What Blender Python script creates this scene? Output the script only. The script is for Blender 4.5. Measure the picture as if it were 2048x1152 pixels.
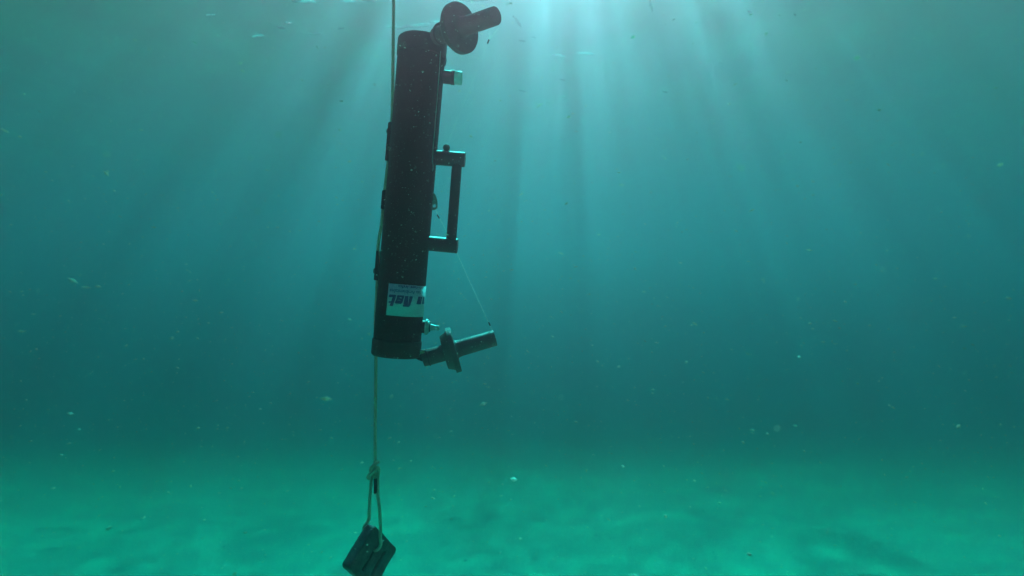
import bpy, bmesh, math, random
from mathutils import Vector, Matrix, noise
R = math.radians
random.seed(7)
for o in list(bpy.data.objects): bpy.data.objects.remove(o, do_unlink=True)
sc = bpy.context.scene
C = sc.collection

# ------------------------------------------------------------------ camera
EYE = 5.0                      # eye height above the sand
SURF = EYE + 3.0               # mean water level
F = 1200.0                     # focal length in photo pixels
cam_d = bpy.data.cameras.new('camera'); cam = bpy.data.objects.new('camera', cam_d); C.objects.link(cam)
cam.location = (0, 0, EYE); cam.rotation_euler = (R(90), 0, 0)
cam_d.sensor_width = 36; cam_d.lens = 36 * F / 2048
cam_d.clip_start = 0.02; cam_d.clip_end = 2000
cam_d.dof.use_dof = True; cam_d.dof.focus_distance = 1.5; cam_d.dof.aperture_fstop = 8.0
sc.camera = cam

# ------------------------------------------------------------------ sky, sun, exposure
SUN_EL, SUN_AZ = 47.0, 4.0     # degrees; azimuth measured from +Y towards +X
w = bpy.data.worlds.new('World'); sc.world = w; w.use_nodes = True
nt = w.node_tree; nt.nodes.clear()
sky = nt.nodes.new('ShaderNodeTexSky'); sky.sky_type = 'NISHITA'; sky.sun_disc = False
sky.sun_elevation = R(SUN_EL); sky.sun_rotation = R(SUN_AZ)
bg = nt.nodes.new('ShaderNodeBackground'); bg.inputs['Strength'].default_value = 0.05
wo = nt.nodes.new('ShaderNodeOutputWorld')
nt.links.new(sky.outputs[0], bg.inputs[0]); nt.links.new(bg.outputs[0], wo.inputs[0])
sd = bpy.data.lights.new('sun', 'SUN'); sd.energy = 5.0; sd.angle = R(2.4); sd.color = (1.0, 0.93, 0.86)
sun = bpy.data.objects.new('sun', sd); C.objects.link(sun)
to_sun = Vector((math.sin(R(SUN_AZ)) * math.cos(R(SUN_EL)), math.cos(R(SUN_AZ)) * math.cos(R(SUN_EL)), math.sin(R(SUN_EL))))
sun.rotation_euler = to_sun.to_track_quat('Z', 'Y').to_euler(); sun.location = (0, 0, SURF + 20)
vs = sc.view_settings; vs.view_transform = 'Standard'; vs.look = 'None'; vs.gamma = 1.0; vs.use_curve_mapping = False
vs.exposure = 2.36
cy = sc.cycles
cy.max_bounces = 6; cy.diffuse_bounces = 2; cy.glossy_bounces = 3; cy.volume_bounces = 1
cy.transparent_max_bounces = 16; cy.sample_clamp_indirect = 4.0; cy.use_denoising = True
cy.caustics_reflective = False; cy.caustics_refractive = False

# water optics, per metre
A_SCAT = (0.33, 0.035, 0.054); A_G = 0.904          # large particles: forward
B_SCAT = (0.0001, 0.0132, 0.0112); B_G = -0.27       # fine scattering
B_ABS = (0.315, 0.0310, 0.0285)
SLOPE, SLOPE_SCALE, SLOPE_STRETCH = 0.55, 1.6, 0.6
SHELF, SHELF_Y = 0.20, 11.0                                       # fall of the seabed away from the camera
GOBO_LO, GOBO_SCALE, GOBO_STRETCH, GOBO_W, GOBO_P = 0.09, 2.0, 0.5, 0.075, 1.4  # painted transmittance pattern that shapes the sun shafts
GOBO_OFF = (3.7, 1.9, 0)
#END_PARAMS

# ------------------------------------------------------------------ helpers
def link(name, me, mat=None, parent=None):
    o = bpy.data.objects.new(name, me); C.objects.link(o)
    if mat: me.materials.append(mat)
    if parent: o.parent = parent
    return o
def from_bm(name, bm, mat=None, parent=None, smooth=True, angle=40):
    bmesh.ops.recalc_face_normals(bm, faces=bm.faces[:])
    if smooth:
        for f in bm.faces: f.smooth = True
        for e in bm.edges:
            if len(e.link_faces) == 2 and e.calc_face_angle(0) > R(angle): e.smooth = False
    me = bpy.data.meshes.new(name); bm.to_mesh(me); bm.free()
    return link(name, me, mat, parent)
def tag(o, label=None, cat=None, group=None, kind=None):
    if label: o['label'] = label
    if cat: o['category'] = cat
    if group: o['group'] = group
    if kind: o['kind'] = kind
    return o
def lathe(bm, prof, M=Matrix(), seg=40):
    """profile of (r, t) pairs turned round local Z"""
    rings = []
    for r, t in prof:
        if r < 1e-7: rings.append([bm.verts.new(M @ Vector((0, 0, t)))])
        else: rings.append([bm.verts.new(M @ Vector((r * math.cos(2*math.pi*i/seg), r * math.sin(2*math.pi*i/seg), t))) for i in range(seg)])
    for a, b in zip(rings, rings[1:]):
        for i in range(seg):
            j = (i + 1) % seg
            if len(a) == 1 and len(b) == 1: continue
            if len(a) == 1: bm.faces.new((a[0], b[i], b[j]))
            elif len(b) == 1: bm.faces.new((a[i], a[j], b[0]))
            else: bm.faces.new((a[i], a[j], b[j], b[i]))
def spline(pts, step):
    """Catmull-Rom through pts, resampled every step"""
    P = [Vector(p) for p in pts]
    P = [P[0]*2 - P[1]] + P + [P[-1]*2 - P[-2]]
    dense = []
    for i in range(1, len(P) - 2):
        p0, p1, p2, p3 = P[i-1:i+3]
        n = max(4, int((p2-p1).length / step * 2))
        for k in range(n):
            t = k / n
            dense.append(0.5*((2*p1) + (p2-p0)*t + (2*p0-5*p1+4*p2-p3)*t*t + (3*p1-p0-3*p2+p3)*t**3))
    dense.append(P[-2])
    out = [dense[0]]; acc = 0
    for a, b in zip(dense, dense[1:]):
        acc += (b-a).length
        if acc >= step: out.append(b); acc = 0
    if (out[-1]-dense[-1]).length > step*0.2: out.append(dense[-1])
    return out
def sweep(bm, pts, rad, seg=8, cap=True):
    """tube along pts; rad is a number or a function (theta, arc length, k) -> radius"""
    n = len(pts)
    T = [(pts[min(i+1, n-1)] - pts[max(i-1, 0)]).normalized() for i in range(n)]
    u = T[0].orthogonal().normalized(); rings = []; s = 0
    for i in range(n):
        if i: s += (pts[i]-pts[i-1]).length
        u = (u - T[i]*u.dot(T[i])).normalized(); v = T[i].cross(u)
        ring = []
        for k in range(seg):
            th = 2*math.pi*k/seg
            r = rad(th, s, i) if callable(rad) else rad
            ring.append(bm.verts.new(pts[i] + (u*math.cos(th) + v*math.sin(th))*r))
        rings.append(ring)
    for a, b in zip(rings, rings[1:]):
        for k in range(seg):
            j = (k+1) % seg; bm.faces.new((a[k], a[j], b[j], b[k]))
    if cap: bm.faces.new(rings[0][::-1]); bm.faces.new(rings[-1])
def prism(bm, poly, y0, y1):
    """polygon of (x, z) extruded along y"""
    a = [bm.verts.new((x, y0, z)) for x, z in poly]; b = [bm.verts.new((x, y1, z)) for x, z in poly]
    n = len(poly); bm.faces.new(a); bm.faces.new(b[::-1])
    for i in range(n): bm.faces.new((a[i], b[i], b[(i+1) % n], a[(i+1) % n]))
def bevel(bm, w, seg=2, ang=30):
    ed = [e for e in bm.edges if len(e.link_faces) == 2 and e.calc_face_angle(0) > R(ang)]
    bmesh.ops.bevel(bm, geom=ed, offset=w, segments=seg, affect='EDGES', profile=0.6)
def axis_matrix(origin, axis):
    return Matrix.Translation(Vector(origin)) @ Vector(axis).normalized().to_track_quat('Z', 'Y').to_matrix().to_4x4()

# ------------------------------------------------------------------ materials
def mat(name):
    m = bpy.data.materials.new(name); m.use_nodes = True
    return m, m.node_tree, m.node_tree.nodes['Principled BSDF']
def noise_node(nt, scale, detail=3, rough=0.55, coord='Object', vec=None):
    n = nt.nodes.new('ShaderNodeTexNoise'); n.inputs['Scale'].default_value = scale
    n.inputs['Detail'].default_value = detail; n.inputs['Roughness'].default_value = rough
    if vec is None:
        tc = nt.nodes.new('ShaderNodeTexCoord'); vec = tc.outputs[coord]
    nt.links.new(vec, n.inputs['Vector'])
    return n
def ramp(nt, src, stops):
    r = nt.nodes.new('ShaderNodeValToRGB'); e = r.color_ramp.elements
    while len(e) < len(stops): e.new(0.5)
    for k, (p, c) in enumerate(stops): e[k].position = p; e[k].color = (*c, 1)
    nt.links.new(src, r.inputs[0]); return r
def bump(nt, bsdf, src, strength, dist):
    b = nt.nodes.new('ShaderNodeBump'); b.inputs['Strength'].default_value = strength; b.inputs['Distance'].default_value = dist
    nt.links.new(src, b.inputs['Height']); nt.links.new(b.outputs[0], bsdf.inputs['Normal'])
def surf(name, c1, c2, scale, rough, bstr=0.2, bdist=0.001, metal=0.0, spec=0.5, lo=0.35, hi=0.7, trans=0.0, fine=None):
    m, nt, b = mat(name)
    n = noise_node(nt, scale, 5)
    r = ramp(nt, n.outputs[0], [(lo, c1), (hi, c2)])
    nt.links.new(r.outputs[0], b.inputs['Base Color'])
    b.inputs['Roughness'].default_value = rough; b.inputs['Metallic'].default_value = metal
    b.inputs['Specular IOR Level'].default_value = spec
    f = noise_node(nt, fine or scale*6, 3); bump(nt, b, f.outputs[0], bstr, bdist)
    if trans:
        t = nt.nodes.new('ShaderNodeBsdfTranslucent'); nt.links.new(r.outputs[0], t.inputs[0])
        mx = nt.nodes.new('ShaderNodeMixShader'); mx.inputs[0].default_value = trans
        nt.links.new(b.outputs[0], mx.inputs[1]); nt.links.new(t.outputs[0], mx.inputs[2])
        nt.links.new(mx.outputs[0], nt.nodes['Material Output'].inputs['Surface'])
    return m
M_PVC = surf('black_pvc', (0.010, 0.010, 0.009), (0.020, 0.018, 0.015), 30, 0.55, 0.15, 0.0006, spec=0.3, fine=260)
def speckle(m, scale, thr, col):
    nt = m.node_tree; b = nt.nodes['Principled BSDF']; src = b.inputs['Base Color'].links[0].from_socket
    n = noise_node(nt, scale, 2, 0.6); r = ramp(nt, n.outputs[0], [(thr, (0, 0, 0)), (thr+0.035, (1, 1, 1))])
    x = nt.nodes.new('ShaderNodeMix'); x.data_type = 'RGBA'; nt.links.new(r.outputs[0], x.inputs[0]); nt.links.new(src, x.inputs[6]); x.inputs[7].default_value = (*col, 1)
    nt.links.new(x.outputs[2], b.inputs['Base Color'])
speckle(M_PVC, 220, 0.66, (0.16, 0.13, 0.10))
M_CAP = surf('black_cap', (0.022, 0.019, 0.016), (0.042, 0.035, 0.028), 40, 0.5, 0.15, 0.0005, spec=0.35, fine=300)
M_DELRIN = surf('dark_delrin', (0.060, 0.057, 0.055), (0.095, 0.088, 0.083), 45, 0.6, 0.12, 0.0004, spec=0.5, fine=350)
M_RUBBER = surf('black_rubber', (0.008, 0.008, 0.008), (0.018, 0.018, 0.018), 60, 0.6, 0.1, 0.0004)
M_WHITE = surf('white_plastic', (0.62, 0.64, 0.62), (0.76, 0.77, 0.74), 80, 0.4, 0.05, 0.0003, trans=0.25)
M_CLEAR = surf('frosted_plastic', (0.55, 0.62, 0.60), (0.70, 0.76, 0.74), 60, 0.35, 0.05, 0.0003, trans=0.6)
M_BRASS = surf('dull_brass', (0.30, 0.25, 0.15), (0.46, 0.40, 0.26), 90, 0.4, 0.1, 0.0003, metal=0.6)
M_STEEL = surf('steel', (0.30, 0.27, 0.23), (0.46, 0.42, 0.37), 90, 0.3, 0.1, 0.0003, metal=0.35)
M_WIRE = surf('wire', (0.85, 0.86, 0.85), (0.92, 0.93, 0.92), 90, 0.35, 0.0, 0.0003, trans=0.6)
M_ROPE = surf('rope', (0.60, 0.44, 0.32), (0.92, 0.74, 0.60), 300, 0.85, 0.4, 0.0006, spec=0.2, trans=0.25, fine=900)
M_LEAD = surf('lead', (0.06, 0.058, 0.055), (0.14, 0.125, 0.11), 55, 0.6, 0.6, 0.002, metal=0.0, spec=0.4, fine=160)
M_LABEL = surf('sticker', (0.60, 0.57, 0.63), (0.68, 0.65, 0.71), 50, 0.45, 0.05, 0.0002)
M_INK = surf('blue_ink', (0.008, 0.035, 0.16), (0.012, 0.05, 0.20), 90, 0.5, 0.0, 0.0002)
M_MOTE = surf('detritus', (0.70, 0.64, 0.54), (0.92, 0.89, 0.82), 3, 0.8, 0.0, 0.0002, trans=0.5)

# ------------------------------------------------------------------ seabed
def sand_material():
    m, nt, b = mat('sand')
    big = noise_node(nt, 0.35, 4, 0.6); fine = noise_node(nt, 22, 6, 0.75); mid = noise_node(nt, 2.2, 5, 0.65)
    r1 = ramp(nt, big.outputs[0], [(0.30, (0.57, 0.52, 0.37)), (0.62, (0.69, 0.64, 0.46))])
    r2 = ramp(nt, mid.outputs[0], [(0.30, (0.72, 0.72, 0.70)), (0.40, (0.95, 0.95, 0.95)), (0.8, (1.0, 1.0, 1.0))])
    r3 = ramp(nt, fine.outputs[0], [(0.36, (0.45, 0.45, 0.45)), (0.55, (0.9, 0.9, 0.9)), (0.66, (1.25, 1.25, 1.2))])
    def mul(a, c):
        x = nt.nodes.new('ShaderNodeMix'); x.data_type = 'RGBA'; x.blend_type = 'MULTIPLY'; x.inputs[0].default_value = 1
        nt.links.new(a, x.inputs[6]); nt.links.new(c, x.inputs[7]); return x.outputs[2]
    nt.links.new(mul(mul(r1.outputs[0], r2.outputs[0]), r3.outputs[0]), b.inputs['Base Color'])
    b.inputs['Roughness'].default_value = 0.95; b.inputs['Specular IOR Level'].default_value = 0.1
    bump(nt, b, fine.outputs[0], 0.5, 0.03)
    return m
def axis_vals(a, b, n, c, k):
    """n values from a to b, dense round c"""
    ta, tb = math.asinh((a-c)/k), math.asinh((b-c)/k)
    return [c + k*math.sinh(ta + (tb-ta)*i/(n-1)) for i in range(n)]
def bed_height(x, y):
    z = 0.25*noise.noise((x*0.11, y*0.11, 3.1)) + 0.06*noise.noise((x*0.42, y*0.42, 8.0))
    z += 0.025*noise.noise((x*1.5, y*2.2, 1.0)) + 0.015*noise.noise((x*5, y*6, 2.0))
    q = (min(y, 70.0) - SHELF_Y)/2.6; z -= SHELF*2.6*(q if q > 30 else math.log1p(math.exp(q)))
    # low ridge on the right, its near flank turned from the sun
    u = Vector((x-7.4, y-13.0)); ax = Vector((0.52, -0.854))
    a, p = u.dot(ax), u.dot(Vector((ax.y, -ax.x)))
    z += 0.4*math.exp(-(a/1.3)**2)*math.exp(-(p/0.42)**2)
    return z
def grid_mesh(name, xs, ys, fn, m):
    V = [(x, y, fn(x, y)) for y in ys for x in xs]; n = len(xs)
    Fc = [(j*n+i, j*n+i+1, (j+1)*n+i+1, (j+1)*n+i) for j in range(len(ys)-1) for i in range(n-1)]
    me = bpy.data.meshes.new(name); me.from_pydata(V, [], Fc); me.polygons.foreach_set('use_smooth', [True]*len(Fc))
    return link(name, me, m)
bed = grid_mesh('seabed', axis_vals(-160, 160, 300, 0, 9), axis_vals(-60, 240, 300, 13, 8), bed_height, sand_material())
tag(bed, kind='structure')

# ------------------------------------------------------------------ water surface: waves, tinted with a shaft pattern inside Snell's window and mirror-like outside it
def surface_material():
    m, nt, b = mat('water_surface'); nt.nodes.remove(b); L = nt.links
    geo = nt.nodes.new('ShaderNodeNewGeometry')
    mp = nt.nodes.new('ShaderNodeMapping'); mp.inputs['Scale'].default_value = (1.0, SLOPE_STRETCH, 1.0)
    L.new(geo.outputs['Position'], mp.inputs['Vector'])
    n = noise_node(nt, SLOPE_SCALE, 4, 0.55, vec=mp.outputs[0])
    s1 = nt.nodes.new('ShaderNodeVectorMath'); s1.operation = 'SUBTRACT'; s1.inputs[1].default_value = (0.5, 0.5, 0.5)
    L.new(n.outputs['Color'], s1.inputs[0])
    s2 = nt.nodes.new('ShaderNodeVectorMath'); s2.operation = 'MULTIPLY'; s2.inputs[1].default_value = (SLOPE, SLOPE, 0)
    L.new(s1.outputs[0], s2.inputs[0])
    s3 = nt.nodes.new('ShaderNodeVectorMath'); s3.operation = 'ADD'
    L.new(s2.outputs[0], s3.inputs[0]); L.new(geo.outputs['Normal'], s3.inputs[1])
    s4 = nt.nodes.new('ShaderNodeVectorMath'); s4.operation = 'NORMALIZE'; L.new(s3.outputs[0], s4.inputs[0])
    fr = nt.nodes.new('ShaderNodeFresnel'); fr.inputs['IOR'].default_value = 1.33; L.new(s4.outputs[0], fr.inputs['Normal'])
    tr = nt.nodes.new('ShaderNodeBsdfTransparent')
    # sun shafts painted into the transparent tint: clear along noise ridges, dim between them
    mp2 = nt.nodes.new('ShaderNodeMapping'); mp2.inputs['Scale'].default_value = (1.0, GOBO_STRETCH, 1.0); mp2.inputs['Location'].default_value = GOBO_OFF
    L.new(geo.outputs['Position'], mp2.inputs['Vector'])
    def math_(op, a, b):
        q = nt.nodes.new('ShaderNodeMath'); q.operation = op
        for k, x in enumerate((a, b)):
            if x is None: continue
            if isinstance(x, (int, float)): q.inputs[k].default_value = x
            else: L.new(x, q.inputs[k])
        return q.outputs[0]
    def gobo_ridge(scale, w, off):
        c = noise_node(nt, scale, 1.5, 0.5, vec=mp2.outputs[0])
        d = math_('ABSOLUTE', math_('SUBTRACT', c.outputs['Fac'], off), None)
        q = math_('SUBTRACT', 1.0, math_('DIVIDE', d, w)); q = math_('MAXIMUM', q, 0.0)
        return math_('POWER', q, GOBO_P)
    cr = math_('MAXIMUM', gobo_ridge(GOBO_SCALE, GOBO_W, 0.5), math_('MULTIPLY', gobo_ridge(GOBO_SCALE*2.3, GOBO_W*0.8, 0.47), 0.6))
    tv = math_('ADD', GOBO_LO, math_('MULTIPLY', cr, 1.0 - GOBO_LO))
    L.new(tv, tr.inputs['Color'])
    gl = nt.nodes.new('ShaderNodeBsdfGlossy'); gl.inputs['Roughness'].default_value = 0.4; L.new(s4.outputs[0], gl.inputs['Normal'])
    mx = nt.nodes.new('ShaderNodeMixShader'); L.new(fr.outputs[0], mx.inputs[0]); L.new(tr.outputs[0], mx.inputs[1]); L.new(gl.outputs[0], mx.inputs[2])
    L.new(mx.outputs[0], nt.nodes['Material Output'].inputs['Surface'])
    return m
def wave(x, y):
    return SURF + 0.04*math.sin(0.8*x + 0.25*y) + 0.04*math.sin(0.5*y - 0.3*x + 1) + 0.06*noise.noise((x*0.35, y*0.3, 5)) + 0.02*noise.noise((x*1.3, y*1.1, 9))
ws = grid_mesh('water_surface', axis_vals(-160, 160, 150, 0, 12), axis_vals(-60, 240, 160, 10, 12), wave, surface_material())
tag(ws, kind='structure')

# ------------------------------------------------------------------ the water itself
def water_material():
    m = bpy.data.materials.new('water'); m.use_nodes = True; nt = m.node_tree; nt.nodes.clear(); L = nt.links
    out = nt.nodes.new('ShaderNodeOutputMaterial'); add = nt.nodes.new('ShaderNodeAddShader')
    def pv(scat, absn, g, k):
        p = nt.nodes.new('ShaderNodeVolumePrincipled')
        D = max(s + a for s, a in zip(scat, absn)) * 1.0001
        col = [s / D for s in scat]
        ab = [(1 - min(1, a / ((1-c)*D))) ** 2 if c < 1 else 1 for a, c in zip(absn, col)]
        p.inputs['Color'].default_value = (*col, 1); p.inputs['Absorption Color'].default_value = (*ab, 1)
        p.inputs['Density'].default_value = D; p.inputs['Anisotropy'].default_value = g
        L.new(p.outputs[0], add.inputs[k])
    pv(A_SCAT, (0, 0, 0), A_G, 0); pv(B_SCAT, B_ABS, B_G, 1)
    L.new(add.outputs[0], out.inputs['Volume'])
    return m
bm = bmesh.new(); bmesh.ops.create_cube(bm, size=1)
zlo, zhi = -15.0, SURF + 0.5
for v in bm.verts: v.co = Vector((v.co.x*340, 90 + v.co.y*330, (zlo+zhi)/2 + v.co.z*(zhi-zlo)))
water = from_bm('water', bm, water_material(), smooth=False); tag(water, kind='structure')
#END_ENV

# ------------------------------------------------------------------ water sampler
D = 1.5; K = D / F                       # at 1.5 m one photo pixel is 1.25 mm
def wp(px, py, y=D):
    return Vector(((px-1024)/F*y, y, EYE + (576-py)/F*y))
AX_B, AX_T = (791.7, 712.0), (845.8, 80.0)
TILT = math.atan2(AX_T[0]-AX_B[0], AX_B[1]-AX_T[1])
samp = bpy.data.objects.new('water_sampler', None); C.objects.link(samp)
samp.location = wp(*AX_B); samp.rotation_euler = (0, TILT, 0); samp.empty_display_size = 0.05
tag(samp, 'black tube water sampling bottle hanging beside the rope with both end stoppers held open', 'water sampler')
MI = (Matrix.Translation(samp.location) @ Matrix.Rotation(TILT, 4, 'Y')).inverted()
def lp(px, py, y=D): return MI @ wp(px, py, y)
def lx(px, py):
    v = lp(px, py); return (v.x, v.z)
RAD = 0.0590; LEN = 634*K; WALL = 0.006
bm = bmesh.new()
lathe(bm, [(RAD, 0.02), (RAD, LEN-0.02), (RAD-WALL, LEN-0.02), (RAD-WALL, 0.02), (RAD, 0.02)], seg=96)
from_bm('tube', bm, M_PVC, samp)
def collar(t0, t1, flip):
    bm = bmesh.new(); r = RAD + 0.0022; e = 0.006
    pr = [(RAD-0.004, t0), (r-0.001, t0), (r, t0+0.001), (r, t1-e), (r-0.0012, t1-e*0.45), (r-0.004, t1), (RAD-WALL-0.002, t1), (RAD-WALL-0.002, t0), (RAD-0.004, t0)]
    if flip: pr = [(a, LEN-b) for a, b in pr]
    lathe(bm, pr, seg=96); return from_bm('end_collar', bm, M_CAP, samp, angle=30)
collar(LEN-0.044, LEN, False); collar(LEN-0.041, LEN, True)
# saddle tab under the upper collar
bm = bmesh.new(); prism(bm, [lx(884.5, 113), lx(892.5, 116), lx(890.8, 126), lx(888.5, 130)], -0.012, 0.012); bevel(bm, 0.0008)
from_bm('collar_tab', bm, M_CAP, samp)

def stopper(name_pose, origin, axis, s, spin=0):
    """disc stopper with conical plug, neck and long stem, lengths in photo pixels x K"""
    st = bpy.data.objects.new('stopper', None); C.objects.link(st); st.parent = samp
    st.matrix_local = MI @ axis_matrix(origin, axis) @ Matrix.Rotation(spin, 4, 'Z')
    k = K*s
    def part(name, pr, m, ang=35):
        bm = bmesh.new(); lathe(bm, [(a*k, b*k) for a, b in pr], seg=56); return from_bm(name, bm, m, st, angle=ang)
    part('disc', [(0, -11), (45.2, -11), (46, -10), (46, -1.2), (44.8, 0), (0, 0)], M_DELRIN)
    part('plug', [(0, -25), (33, -25), (34, -24), (38.5, -14), (41, -10.9), (0, -10.9)], M_DELRIN)
    part('neck', [(0, -69), (14.5, -69), (16, -67.5), (16.4, -60), (16.6, -24.9), (0, -24.9)], M_DELRIN)
    part('rubber_ring', [(16.2, -59.3), (17.8, -58.4), (17.8, -56.6), (16.4, -55.8), (16.2, -59.3)], M_RUBBER)
    part('stem', [(0, 0.1), (20.5, 0.1), (18.2, 2), (17.2, 5), (16.7, 12), (16.1, 80.5), (15.6, 81.6), (14.8, 82), (0, 82)], M_DELRIN)
    return st, k
a_lo = Vector((0.952, 0.10, 0.268)); a_up = Vector((0.78, -0.625, -0.015))
stopper('lower', wp(912.0, 698.5, D+0.005), a_lo, 1.0)
stopper('upper', wp(924, 55, 1.385), a_up, 1.0)
# hinges: dark lug, brass plate
bm = bmesh.new(); prism(bm, [lx(832, 716), lx(838, 700), lx(852, 699), lx(856, 716), lx(846, 722)], -0.012, 0.012); bevel(bm, 0.001)
from_bm('hinge', bm, M_RUBBER, samp)
bm = bmesh.new(); prism(bm, [lx(842.5, 701.3), lx(850.8, 698.8), lx(851.3, 704.2), lx(843, 706.5)], -0.0235, -0.018); bevel(bm, 0.0006)
from_bm('hinge_plate', bm, M_BRASS, samp)
bm = bmesh.new()
for a, b, r in (((862, 76), (885, 62), 0.013),):
    p, q = lp(*a, 1.47), lp(*b, 1.44)
    sweep(bm, spline([p, (p+q)/2, q], 0.004), r, 20)
bevel(bm, 0.002); from_bm('hinge', bm, M_RUBBER, samp)
bm = bmesh.new(); prism(bm, [(v_.x, v_.z) for v_ in (lp(a, b, D-0.045) for a, b in ((867.5, 61), (873, 54), (880, 50), (890, 56), (892, 82), (868, 80)))], -0.062, -0.032); bevel(bm, 0.003)
from_bm('hinge_lug', bm, M_CAP, samp)

# handle: two stubs, grip, knob
def xrod(name, p0, p1, r, m, yy=0.0, seg=36, ch=0.0012):
    (x0, z0), (x1, z1) = p0, p1; a = Vector((x0, yy, z0)); b = Vector((x1, yy, z1)); L_ = (b-a).length
    bm = bmesh.new(); lathe(bm, [(0, 0), (r-ch, 0), (r, ch), (r, L_-ch), (r-ch, L_), (0, L_)], axis_matrix(a, b-a), seg)
    return from_bm(name, bm, m, samp)
def mid(a, b): return ((a[0]+b[0])/2, (a[1]+b[1])/2)
xrod('handle_bracket', mid(lx(862, 299.5), lx(860, 329)), mid(lx(931.2, 304.7), lx(928.9, 334.4)), 14.8*K, M_CAP)
xrod('handle_bracket', mid(lx(848, 471), lx(846, 500.5)), mid(lx(916.4, 477.2), lx(914.1, 507.2)), 14.8*K, M_CAP)
xrod('handle_grip', lx(914.6, 320), lx(901.8, 490), 10.1*K, M_CAP)
bm = bmesh.new()
c = lp(893, 295.2); zz = c.z
lathe(bm, [(0, -8.6*K), (3.4*K, -8.6*K), (3.6*K, -6.2*K), (5.6*K, -4.6*K), (6.7*K, -2*K), (7.0*K, 0), (6.5*K, 2.6*K), (5.0*K, 4.9*K), (2.8*K, 6.4*K), (0, 7*K)], Matrix.Translation(c), 28)
from_bm('knob', bm, M_DELRIN, samp)

# air vent (above the handle) and spigot (below the label)
def xlathe(name, origin, prof, m, seg=36, ang=35):
    bm = bmesh.new(); lathe(bm, [(a*K, b*K) for a, b in prof], Matrix.Translation(origin) @ Matrix.Rotation(R(90), 4, 'Y'), seg)
    return from_bm(name, bm, m, samp, angle=ang)
o = lp(886, 153.6)
v = xlathe('air_vent', o, [(0, -6), (13.2, -6), (13.4, 15.6), (12.6, 16.4), (0, 16.4)], M_CAP)
xlathe('vent_ring', o, [(12, 16.2), (14.6, 17.4), (14.6, 19.4), (13, 20.2), (14.6, 21.2), (14.4, 23), (12, 23.8), (0, 23.8)], M_RUBBER, ang=60)
xlathe('vent_cap', o, [(0, 23.9), (12.8, 23.9), (13.2, 25), (13.2, 36.5), (12.4, 38), (10, 38.6), (0, 38.6)], M_CLEAR)
o = lp(845, 653.2)
xlathe('spigot_base', o, [(0, -6), (12.8, -6), (12.8, 6.0), (0, 6.0)], M_CAP)
xlathe('spigot_flange', o, [(0, 6.1), (15.4, 6.1), (16, 6.8), (16, 9.8), (15.2, 10.6), (12.6, 10.8), (12.4, 13.4), (11.4, 14.0), (0, 14.0)], M_WHITE)
xlathe('spigot_ring', o, [(0, 14.1), (9.4, 14.1), (9.4, 15.6), (0, 15.6)], M_RUBBER)
xlathe('spigot_nozzle', o, [(0, 15.7), (6.9, 15.7), (6.4, 19), (4.6, 27), (4.4, 28.2), (5.3, 29.6), (5.6, 31.4), (5.2, 33), (3.6, 34), (1.8, 34.0), (1.8, 30), (0, 30)], M_WHITE, ang=50)
p = lp(855, 643); bm = bmesh.new()
sweep(bm, [p, p + Vector((4*K, 0, 0)), p + Vector((7.2*K, 0, 0))], lambda th, s, i: (1.0, 0.9, 1.5)[i]*K, 12); from_bm('spigot_pin', bm, M_WHITE, samp)

# thin clear hose down the tube's right flank
pts = []
for px, py in ((884.2, 112), (882.3, 140), (879.3, 180), (875.2, 230), (871.2, 280), (868.6, 310), (868.0, 326), (868.8, 338), (867.6, 346)):
    q = lp(px, py); x = q.x
    rr = RAD + 0.0016; y = -math.sqrt(max(0.0, rr*rr - x*x)) if abs(x) < rr else 0
    pts.append(Vector((x, y, q.z)))
bm = bmesh.new(); sweep(bm, spline(pts, 0.003), 0.0011, 10); from_bm('thin_hose', bm, M_CLEAR, samp)

# rope clamps on the left flank
def block(name, poly, y0, y1, m=None, b=0.0012):
    bm = bmesh.new(); prism(bm, [lx(*p) for p in poly], y0, y1); bevel(bm, b); return from_bm(name, bm, m or M_CAP, samp)
YB0, YB1 = 0.004, 0.040
block('rope_clamp', [(775.2, 246), (776.6, 243.6), (781.5, 242.2), (781.4, 266.5), (779.2, 268), (775.8, 320.6), (769.2, 319.2), (773.4, 267.5), (775.0, 266)], YB0, YB1)
block('clamp_plate', [(783.6, 242), (792, 242), (786, 322), (776.8, 321), (777.2, 312), (780.6, 270)], 0.006, 0.038)
block('rope_guide', [(763.4, 381), (764.6, 380.0), (780, 377.4), (776, 418.2), (768, 417.4), (760.6, 416.4)], YB0, YB1)
block('rope_clamp', [(751.6, 500.6), (753.0, 500.8), (755.4, 531), (755.4, 549), (752.8, 552), (752.2, 560.6), (746.8, 560.0), (747.4, 549), (748.6, 547.5), (748.9, 535)], YB0, YB1)
block('clamp_plate', [(759.4, 500.4), (770, 501), (764, 561), (755.6, 560), (757.2, 548)], 0.006, 0.038)
for px, py in ((775.2, 258.4), (748.6, 541.6)):
    bm = bmesh.new(); q = lp(px, py); q.y = 0.020
    lathe(bm, [(a*K, b*K) for a, b in ((0, -3), (7.4, -3), (7.6, -1.5), (6.6, 2.6), (4.4, 4.8), (2.2, 5.4), (1.9, 4.4), (0, 4.4))], axis_matrix(q, (-1, 0, 0)), 28)
    from_bm('clamp_screw', bm, M_DELRIN, samp)

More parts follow.
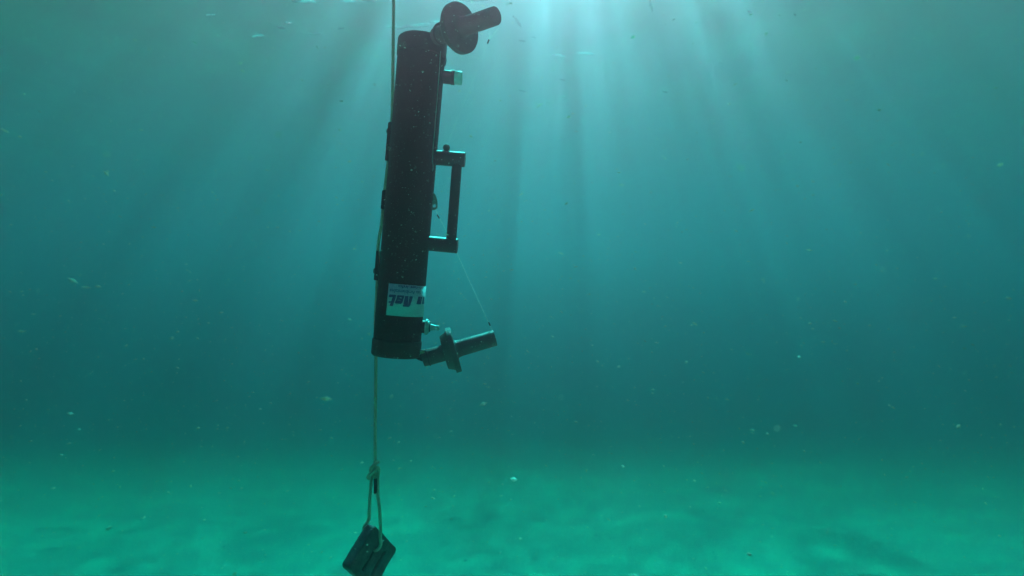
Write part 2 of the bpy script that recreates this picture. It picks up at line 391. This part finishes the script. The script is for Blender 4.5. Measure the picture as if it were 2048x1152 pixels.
# release hook with an eye, lanyards and crimps
bm = bmesh.new()
S_ = lambda zx, zy: lx(840 + zx/16.45, 380 + zy/16.45)
outer = [S_(*p) for p in ((425, 85), (460, 90), (510, 160), (548, 260), (572, 370), (580, 470), (578, 560), (540, 620), (480, 655), (430, 660), (390, 650), (385, 600), (395, 520), (408, 420), (425, 350), (445, 280), (430, 190))]
cx, cz = S_(478, 525)
n = len(outer)
hole = []
for x, z in outer:
    d = Vector((x-cx, z-cz)).normalized(); hole.append((cx + d.x*0.0046, cz + d.y*0.0046))
for y0, y1 in ((-0.004, 0.004),):
    rows = [[bm.verts.new((x, y, z)) for x, z in poly] for poly, y in ((outer, y0), (hole, y0), (hole, y1), (outer, y1))]
    for a, b in ((0, 1), (1, 2), (2, 3), (3, 0)):
        for i in range(n): bm.faces.new((rows[a][i], rows[a][(i+1) % n], rows[b][(i+1) % n], rows[b][i]))
bevel(bm, 0.0007, 2, 50); from_bm('release_hook', bm, M_STEEL, samp)
def wire(pts, r=0.0006, m=None, name='lanyard'):
    bm = bmesh.new(); sweep(bm, pts, r, 6); return from_bm(name, bm, m or M_WIRE, samp)
def crimp(a, b, r=0.0016):
    bm = bmesh.new(); sweep(bm, [a, a.lerp(b, 0.08), a.lerp(b, 0.92), b], lambda th, s, i: r*(0.8, 1, 1, 0.8)[i], 10); from_bm('crimp_sleeve', bm, M_RUBBER, samp)
yb = D + 0.022
h0, h1 = lp(870, 415, D), lp(986.5, 663.5, yb)
t = lambda f: h0.lerp(h1, f)
hm = lp(900, 476, D+0.024); hm2 = lp(913.5, 505.5, D+0.024)
path = [h0, lp(876.5, 431.5, D+0.008), hm, hm2, lp(951.6, 589.7, D+0.022), lp(979.2, 649, yb), h1]
wire(spline(path, 0.01))
wire([h0 + Vector((0.002, 0.001, 0.001)), lp(872.5, 422, D+0.002), lp(874.6, 427, D+0.004)], 0.0008)
crimp(lp(874.2, 429.4, D+0.006), lp(878.8, 437, D+0.009)); crimp(lp(977.2, 644.4, yb), lp(980.6, 651.6, yb))
tip = lp(997, 57, 1.352); tip2 = lp(977.5, 63, 1.352); cr = lp(978, 79, 1.36); cr2 = lp(974.8, 87.5, 1.362)
wire([tip, cr], 0.0007); wire(spline([tip2, lp(979.8, 71, 1.355), cr], 0.003), 0.0005); crimp(cr, cr2, 0.0017)
wire(spline([cr2, lp(938, 180, 1.42), lp(898, 281, 1.49), lp(868, 360, 1.53), lp(862, 380, 1.54)], 0.012), 0.00024)

# sticker wrapped round the tube with its upside-down print
A_PX = lambda py: AX_B[0] + (AX_B[1]-py)*math.tan(TILT)
zt, zb = lp(787, 567).z, lp(781, 628).z
PH0, PH1 = R(-21.5), R(118)
def on_tube(ph, z, off): return Vector(((RAD+off)*math.sin(ph), -(RAD+off)*math.cos(ph), z))
bm = bmesh.new(); n = 48
rows = [[bm.verts.new(on_tube(PH0+(PH1-PH0)*i/n, z, 0.0004)) for i in range(n+1)] for z in (zt, zb)]
for i in range(n): bm.faces.new((rows[0][i], rows[0][i+1], rows[1][i+1], rows[1][i]))
lab = from_bm('sticker', bm, M_LABEL, samp); so = lab.modifiers.new('thick', 'SOLIDIFY'); so.thickness = 0.0003; so.offset = 1
tag(lab, 'pale sticker with blue lettering upside down')
def letter_poly(bm, zpts):
    vs_ = []
    for zx, zy in zpts:
        px, py = 770 + zx/13.55, 555 + zy/13.55
        q = lp(px, py); ph = math.asin(max(-0.9999, min(0.9999, q.x/RAD)))
        vs_.append(bm.verts.new((ph*RAD, 0, q.z)))
    bm.faces.new(vs_)
bm = bmesh.new()
# t
letter_poly(bm, [(240, 470), (262, 452), (420, 460), (428, 480), (400, 590), (318, 570), (335, 522), (228, 528)])
letter_poly(bm, [(318, 570), (400, 590), (372, 655), (225, 672), (228, 632), (300, 628)])
letter_poly(bm, [(300, 650), (372, 655), (338, 755), (255, 748), (268, 700)])
# e
letter_poly(bm, [(455, 478), (470, 470), (622, 482), (630, 500), (615, 560), (560, 560), (568, 530), (520, 520), (512, 545), (438, 540)])
letter_poly(bm, [(438, 545), (512, 545), (560, 560), (615, 560), (600, 612), (535, 612), (532, 600), (428, 585)])
letter_poly(bm, [(428, 585), (500, 590), (478, 640), (500, 652), (525, 640), (535, 612), (600, 612), (580, 672), (550, 698), (410, 688), (390, 662)])
# tall n
letter_poly(bm, [(650, 492), (735, 496), (680, 722), (692, 738), (715, 738), (762, 700), (752, 765), (730, 780), (590, 768), (602, 720)])
letter_poly(bm, [(755, 498), (836, 502), (775, 720), (752, 765), (715, 738)])
# small n at the tube's edge
letter_poly(bm, [(955, 508), (1005, 510), (965, 670), (975, 690), (992, 692), (985, 720), (912, 715), (920, 670)])
letter_poly(bm, [(1012, 512), (1036, 514), (1000, 715), (985, 720), (992, 692)])
letter_poly(bm, [(1052, 515), (1070, 517), (1052, 716), (1020, 716)])
def wrap(bm):
    """flat (arc, 0, z) print cut fine and laid on the tube"""
    bmesh.ops.triangulate(bm, faces=bm.faces[:])
    for _ in range(6):
        ed = [e for e in bm.edges if e.calc_length() > 0.0045]
        if not ed: break
        bmesh.ops.subdivide_edges(bm, edges=ed, cuts=1); bmesh.ops.triangulate(bm, faces=[f for f in bm.faces if len(f.verts) > 3])
    for v in bm.verts: v.co = on_tube(v.co.x/RAD, v.co.z, 0.0010)
wrap(bm); from_bm('lettering', bm, M_INK, lab, smooth=False)
def print_text(txt, ph_last, ph_first, n_fit, zbase, hpx, bold):
    """text upside down round the tube: its last letter ends at ph_last, the letter n_fit from the end begins at ph_first"""
    def mesh_of(s):
        cu = bpy.data.curves.new('txt', 'FONT'); cu.body = s; cu.size = 1; cu.offset = bold; cu.resolution_u = 3
        ob = bpy.data.objects.new('txt', cu); C.objects.link(ob)
        dg = bpy.context.evaluated_depsgraph_get(); me = bpy.data.meshes.new_from_object(ob.evaluated_get(dg))
        bpy.data.objects.remove(ob, do_unlink=True); return me
    me = mesh_of(txt); tail = mesh_of(txt[-n_fit:])
    wt = max(v.co.x for v in tail.vertices); wall = max(v.co.x for v in me.vertices)
    k = (ph_first-ph_last)/wt
    for v in me.vertices:
        ph = ph_last + (wall - v.co.x)*k; v.co = on_tube(ph, zbase - v.co.y*hpx*K, 0.0010)
    me.name = 'lettering'; link('lettering', me, M_INK, lab); bpy.data.meshes.remove(tail)
print_text('emas Ambientales', R(-17), R(43), 11, lp(811, 579.5).z, 9.6, 0.006)
print_text('n-net.info', R(2.5), R(50), 8, lp(811, 570.4).z, 8.6, 0.012)

# ------------------------------------------------------------------ rope
YR = D + 0.024
def rp(px, py, dy=0.0): return wp(px, py, YR + dy)
# the block's frame: l down-left along the long edge, wv across to the right and back, n towards the viewer
l = Vector((-0.0433, -0.062, -0.069)).normalized()
wv = Vector((0.0364, 0.065, -0.0846)); wv = (wv - l*wv.dot(l)).normalized()
nrm = wv.cross(-l).normalized()
if nrm.y > 0: nrm = -nrm
Aw = rp(751.0, 1050.0, 0.0)
W, H, T = 0.128, 0.116, 0.030
def on_block(fw, fl, dn): return Aw + wv*(fw*W) + l*(fl*H) + nrm*dn
Mw = Matrix(((wv.x, l.x, nrm.x, 0), (wv.y, l.y, nrm.y, 0), (wv.z, l.z, nrm.z, 0), (0, 0, 0, 1)))
top = rp(787.3, 0); dirn = (rp(787.3, 0) - rp(784.5, 240)).normalized()
def up_to(z): return top + dirn*((z-top.z)/dirn.z)
path = [up_to(SURF+0.25), up_to(SURF-1), up_to(EYE+1.4), rp(787.3, 0), rp(786.2, 100), rp(785.0, 200), rp(783.6, 243), rp(779.0, 300), rp(775.6, 330), rp(769, 385),
        rp(766, 418), rp(762.8, 450), rp(759, 472), rp(756.6, 488), rp(755.8, 501), rp(757.0, 520), rp(756.4, 545), rp(754.6, 562), rp(752.8, 600), rp(750.8, 650),
        rp(751.6, 700), rp(751.9, 716), rp(750.9, 800), rp(750.3, 870), rp(750.3, 920), rp(749.6, 934), rp(746, 946), rp(743.4, 957), rp(741, 980), rp(738.6, 1020), rp(737.2, 1040, 0.022),
        on_block(0.06, 0.10, -T-0.0065), on_block(0.24, 0.26, -T-0.009), on_block(0.37, 0.36, -T-0.003), on_block(0.385, 0.37, -T/2), on_block(0.39, 0.36, 0.003), on_block(0.36, 0.24, 0.010), rp(760.6, 1072, -0.002), rp(760.9, 1058, -0.003), rp(760.2, 1040, -0.004), rp(758.6, 1015, -0.01), rp(755.6, 990, -0.006), rp(755.2, 970, -0.006),
        rp(756.6, 950, -0.004), rp(757.4, 940, -0.003), rp(755.6, 935.4, -0.008), rp(751, 939.5, -0.013), rp(743, 946.5, -0.014), rp(737.0, 951.6, -0.008), rp(736.4, 956, 0.004), rp(741, 957, 0.012), rp(747.5, 951, 0.013),
        rp(746.5, 943, 0.010), rp(741.8, 942, -0.003), rp(741.8, 936.4, -0.011), rp(746.4, 931, -0.013), rp(751.6, 927, -0.012), rp(757.2, 923.2, -0.004)]
RR = 3.35*K
def braid(th, s, i):
    q = s/0.0042*math.pi
    return RR*(0.93 + 0.15*abs(math.sin(2*th + q))*abs(math.sin(2*th - q)))
pp = spline(path, 0.0011)
far = [p for p in pp if p.z > EYE+0.75]; near = [p for p in pp if p.z <= EYE+0.75]
bm = bmesh.new(); sweep(bm, far[::6] + near, braid, 12)
rope = from_bm('rope', bm, M_ROPE, smooth=True, angle=180)
tag(rope, 'pale braided rope running past the bottle and knotted in a loop through the lead weight', 'rope')
bm = bmesh.new(); sweep(bm, spline([rp(750, 944, -0.004), rp(751, 958, -0.007), rp(751.2, 975, -0.008), rp(750.6, 987.6, -0.008)], 0.0012), braid, 12)
from_bm('tail', bm, M_ROPE, rope, angle=180)
bm = bmesh.new(); pts = spline([rp(751.0, 956.6, -0.007), rp(751.4, 972, -0.008), rp(750.9, 986, -0.008)], 0.002); n = len(pts)
sweep(bm, pts, lambda th, s, i: (0.9 if i in (0, n-1) else 1.0)*3.9*K*(1+0.03*math.sin(s*900)), 20)
from_bm('tape_sleeve', bm, M_RUBBER, rope)

# ------------------------------------------------------------------ lead weight
lwt = bpy.data.objects.new('lead_weight', None)
def weight_mesh():
    cu = bpy.data.curves.new('w', 'CURVE'); cu.dimensions = '2D'; cu.fill_mode = 'BOTH'
    def loop(x0, x1, y0, y1, r):
        pts = []
        for cx, cy, a0 in ((x1-r, y1-r, 0), (x0+r, y1-r, 90), (x0+r, y0+r, 180), (x1-r, y0+r, 270)):
            for q in range(7):
                a = R(a0 + 15*q); pts.append((cx + r*math.cos(a), cy + r*math.sin(a)))
        s = cu.splines.new('POLY'); s.points.add(len(pts)-1); s.use_cyclic_u = True
        for p, (x, y) in zip(s.points, pts): p.co = (x, y, 0, 1)
    bv = 0.005
    loop(bv, W-bv, bv, H-bv, 0.008)
    loop(0.33*W, 0.44*W, 0.30*H, 0.88*H, 0.0045); loop(0.62*W, 0.75*W, 0.20*H, 0.84*H, 0.0055)
    cu.extrude = T/2 - bv; cu.bevel_depth = bv; cu.bevel_resolution = 3
    ob = bpy.data.objects.new('w', cu); C.objects.link(ob)
    dg = bpy.context.evaluated_depsgraph_get(); me = bpy.data.meshes.new_from_object(ob.evaluated_get(dg)); bpy.data.objects.remove(ob, do_unlink=True)
    bm = bmesh.new(); bm.from_mesh(me); bpy.data.meshes.remove(me)
    bmesh.ops.remove_doubles(bm, verts=bm.verts[:], dist=1e-5)
    bmesh.ops.triangulate(bm, faces=bm.faces[:])
    for _ in range(4):
        ed = [e for e in bm.edges if e.calc_length() > 0.006]
        if not ed: break
        bmesh.ops.subdivide_edges(bm, edges=ed, cuts=1); bmesh.ops.triangulate(bm, faces=[f for f in bm.faces if len(f.verts) > 3])
    bm.normal_update()
    for v in bm.verts:
        q = v.co*45; v.co += v.normal*(0.0016*noise.noise(q) + 0.0007*noise.noise(q*3))
    return bm
bm = weight_mesh()
for v in bm.verts: v.co = Aw + Mw.to_3x3() @ (v.co - Vector((0, 0, T/2)))
lead = from_bm('lead_weight', bm, M_LEAD, smooth=True, angle=50)
tag(lead, 'dark slotted lead block hanging from the rope loop over the sand', 'weight')

# ------------------------------------------------------------------ glints on the surface, put in as pale translucent streak shapes
bm = bmesh.new()
def surface_at(px, py):
    dx, dz = (px-1024)/F, (576-py)/F; y = (SURF-EYE)/dz
    for _ in range(4): y = (wave(dx*y, y) - 0.012 - EYE)/dz
    return Vector((dx*y, y, EYE + dz*y)), y
def glint(px, py, wpx, hpx, lean=0.0):
    c, y = surface_at(px, py); L_ = wpx/F*y; dy = hpx/F*y*y/(SURF-EYE)*1.0
    n, m = 26, 5; rows = []
    ph = random.uniform(0, 50)
    for i in range(n+1):
        u = i/n*2-1; env = max(0.0, 1-abs(u)**1.7)**0.6; row = []
        off = dy*(0.5*noise.noise((u*2.2+ph, 1, 0)) + lean*u); th = dy*0.5*env*(0.45 + 0.9*abs(noise.noise((u*4+ph, 7, 0))) + 0.25*noise.noise((u*13+ph, 3, 0)))
        for j in range(m+1):
            v = j/m*2-1
            x_ = c.x + u*L_*0.5; y_ = c.y + off + v*th
            row.append(bm.verts.new((x_, y_, wave(x_, y_) - 0.012 - 0.010*env*(1-v*v))))
        rows.append(row)
    top_ = [[bm.verts.new(q.co + Vector((0, 0, 0.006))) for q in r] for r in rows]
    for i in range(n):
        for j in range(m):
            bm.faces.new((rows[i][j], rows[i][j+1], rows[i+1][j+1], rows[i+1][j])); bm.faces.new((top_[i][j], top_[i+1][j], top_[i+1][j+1], top_[i][j+1]))
for a in ((608, 4, 46, 9, .3), (700, 3.5, 26, 4, 0), (738, 2, 36, 6, .2), (826, 53, 112, 8, -.35), (872, 46, 28, 9, .2), (575, 46, 16, 4, 0), (562, 56, 18, 4, .4), (682, 57, 16, 4, -.3), (515, 72, 26, 3, -.2), (630, 68, 26, 2.5, 0),
          (948, 1, 60, 4, 0), (1034, 42, 20, 12, 1.0), (1302, 12, 18, 11, 1.1), (1115, 111, 36, 5, .5), (1172, 108, 36, 4, .2), (1045, 82, 16, 4, .2), (1068, 75, 12, 4, .3), (1125, 160, 14, 4, .4), (1045, 182, 16, 4, .4),
          (1128, 195, 12, 3, .4), (1330, 184, 14, 4, .4), (420, 30, 20, 3, .2), (1500, 24, 14, 4, .4), (1590, 30, 10, 4, .6)):
    glint(*a)
M_GLINT = surf('glint', (0.30, 0.27, 0.27), (0.42, 0.38, 0.37), 4, 0.7, 0.2, 0.003, trans=0.75)
tag(from_bm('glint', bm, M_GLINT), 'thin white streaks put in for glints on the water surface', 'glint', kind='stuff')

# ------------------------------------------------------------------ shell and stone bits on the sand
bm = bmesh.new()
for _ in range(5200):
    y = random.uniform(9, 24); x = random.uniform(-1, 1)*(y*0.95 + 1); r = 0.008*math.exp(random.gauss(0.25, 0.55))
    if noise.noise((x*0.5, y*0.5, 4.0)) < random.uniform(-0.5, 0.25): continue
    c = Vector((x, y, bed_height(x, y) + r*0.25)); st = random.uniform(0.7, 1.6); a = random.uniform(0, 6.28)
    V = [bm.verts.new(c + Vector((r*st*math.cos(a+q*1.2566)*random.uniform(.7, 1.2), r*math.sin(a+q*1.2566)*random.uniform(.7, 1.2), random.uniform(-.2, .2)*r))) for q in range(5)]
    t_, b_ = bm.verts.new(c + Vector((0, 0, r*random.uniform(.4, .9)))), bm.verts.new(c - Vector((0, 0, r*0.6)))
    for q in range(5): bm.faces.new((V[q], V[(q+1) % 5], t_)); bm.faces.new((V[(q+1) % 5], V[q], b_))
M_BITS = surf('shell_bits', (0.10, 0.09, 0.07), (0.75, 0.72, 0.62), 1.7, 0.9, 0.0, 0.001, lo=0.46, hi=0.56)
tag(from_bm('shell_gravel', bm, M_BITS, smooth=False), 'scattered shell and stone bits lying on the pale sand', 'gravel', kind='stuff')

# ------------------------------------------------------------------ drifting specks
def flake(bm, c, r, st, d):
    d = d.normalized(); u = d.orthogonal().normalized(); v = d.cross(u)
    a = random.uniform(0.5, 1.1); b = random.uniform(0.4, 0.9)
    P = [c + d*r*st, c - d*r*st, c + u*r*a, c - u*r*a*random.uniform(.6, 1.2), c + v*r*b, c - v*r*b*random.uniform(.6, 1.2)]
    V = [bm.verts.new(p) for p in P]
    for i, j, k in ((0, 2, 4), (0, 4, 3), (0, 3, 5), (0, 5, 2), (1, 4, 2), (1, 3, 4), (1, 5, 3), (1, 2, 5)): bm.faces.new((V[i], V[j], V[k]))
bm = bmesh.new()
for _ in range(13000):
    y = 0.28 + (5.5-0.28)*random.random()**0.75
    px, py = random.uniform(-60, 2108), random.uniform(-60, 1212)
    c = wp(px, py, y)
    if 1.42 < y < 1.56 and 730 < px < 1010: continue
    r = 0.00058*math.exp(random.gauss(0, 0.6))*(0.35 + 0.75*y)
    d = Vector((1.0, random.gauss(0, .4), random.gauss(-0.05, .35) + (576-py)/1400*(1 if px > 1024 else -1)))
    flake(bm, c, r, random.uniform(1.0, 2.2), d)
for _ in range(1100):          # between lens and bottle
    y = random.uniform(0.5, 1.36); c = wp(random.uniform(700, 1020), random.uniform(0, 800), y)
    flake(bm, c, 0.00036*math.exp(random.gauss(0, 0.5))*(0.3+0.9*y), random.uniform(1.0, 1.8), Vector((1, random.gauss(0, .4), random.gauss(0, .5))))
for _ in range(120):           # fibres
    y = random.uniform(0.6, 3.5); c = wp(random.uniform(0, 2048), random.uniform(0, 1000), y)
    flake(bm, c, random.uniform(0.0003, 0.0005)*(0.4+0.7*y), random.uniform(4, 9), Vector((1, random.gauss(0, .5), random.gauss(0, .6))))
for _ in range(34):            # soft out-of-focus ones
    y = random.uniform(0.18, 0.32); c = wp(random.uniform(0, 2048), random.uniform(0, 1000), y)
    flake(bm, c, random.uniform(0.0004, 0.0008), 1.3, Vector((1, 0, random.gauss(0, .4))))
motes = from_bm('suspended_particles', bm, M_MOTE, smooth=False)
tag(motes, 'pale specks of detritus drifting through the water', 'particles', kind='stuff')
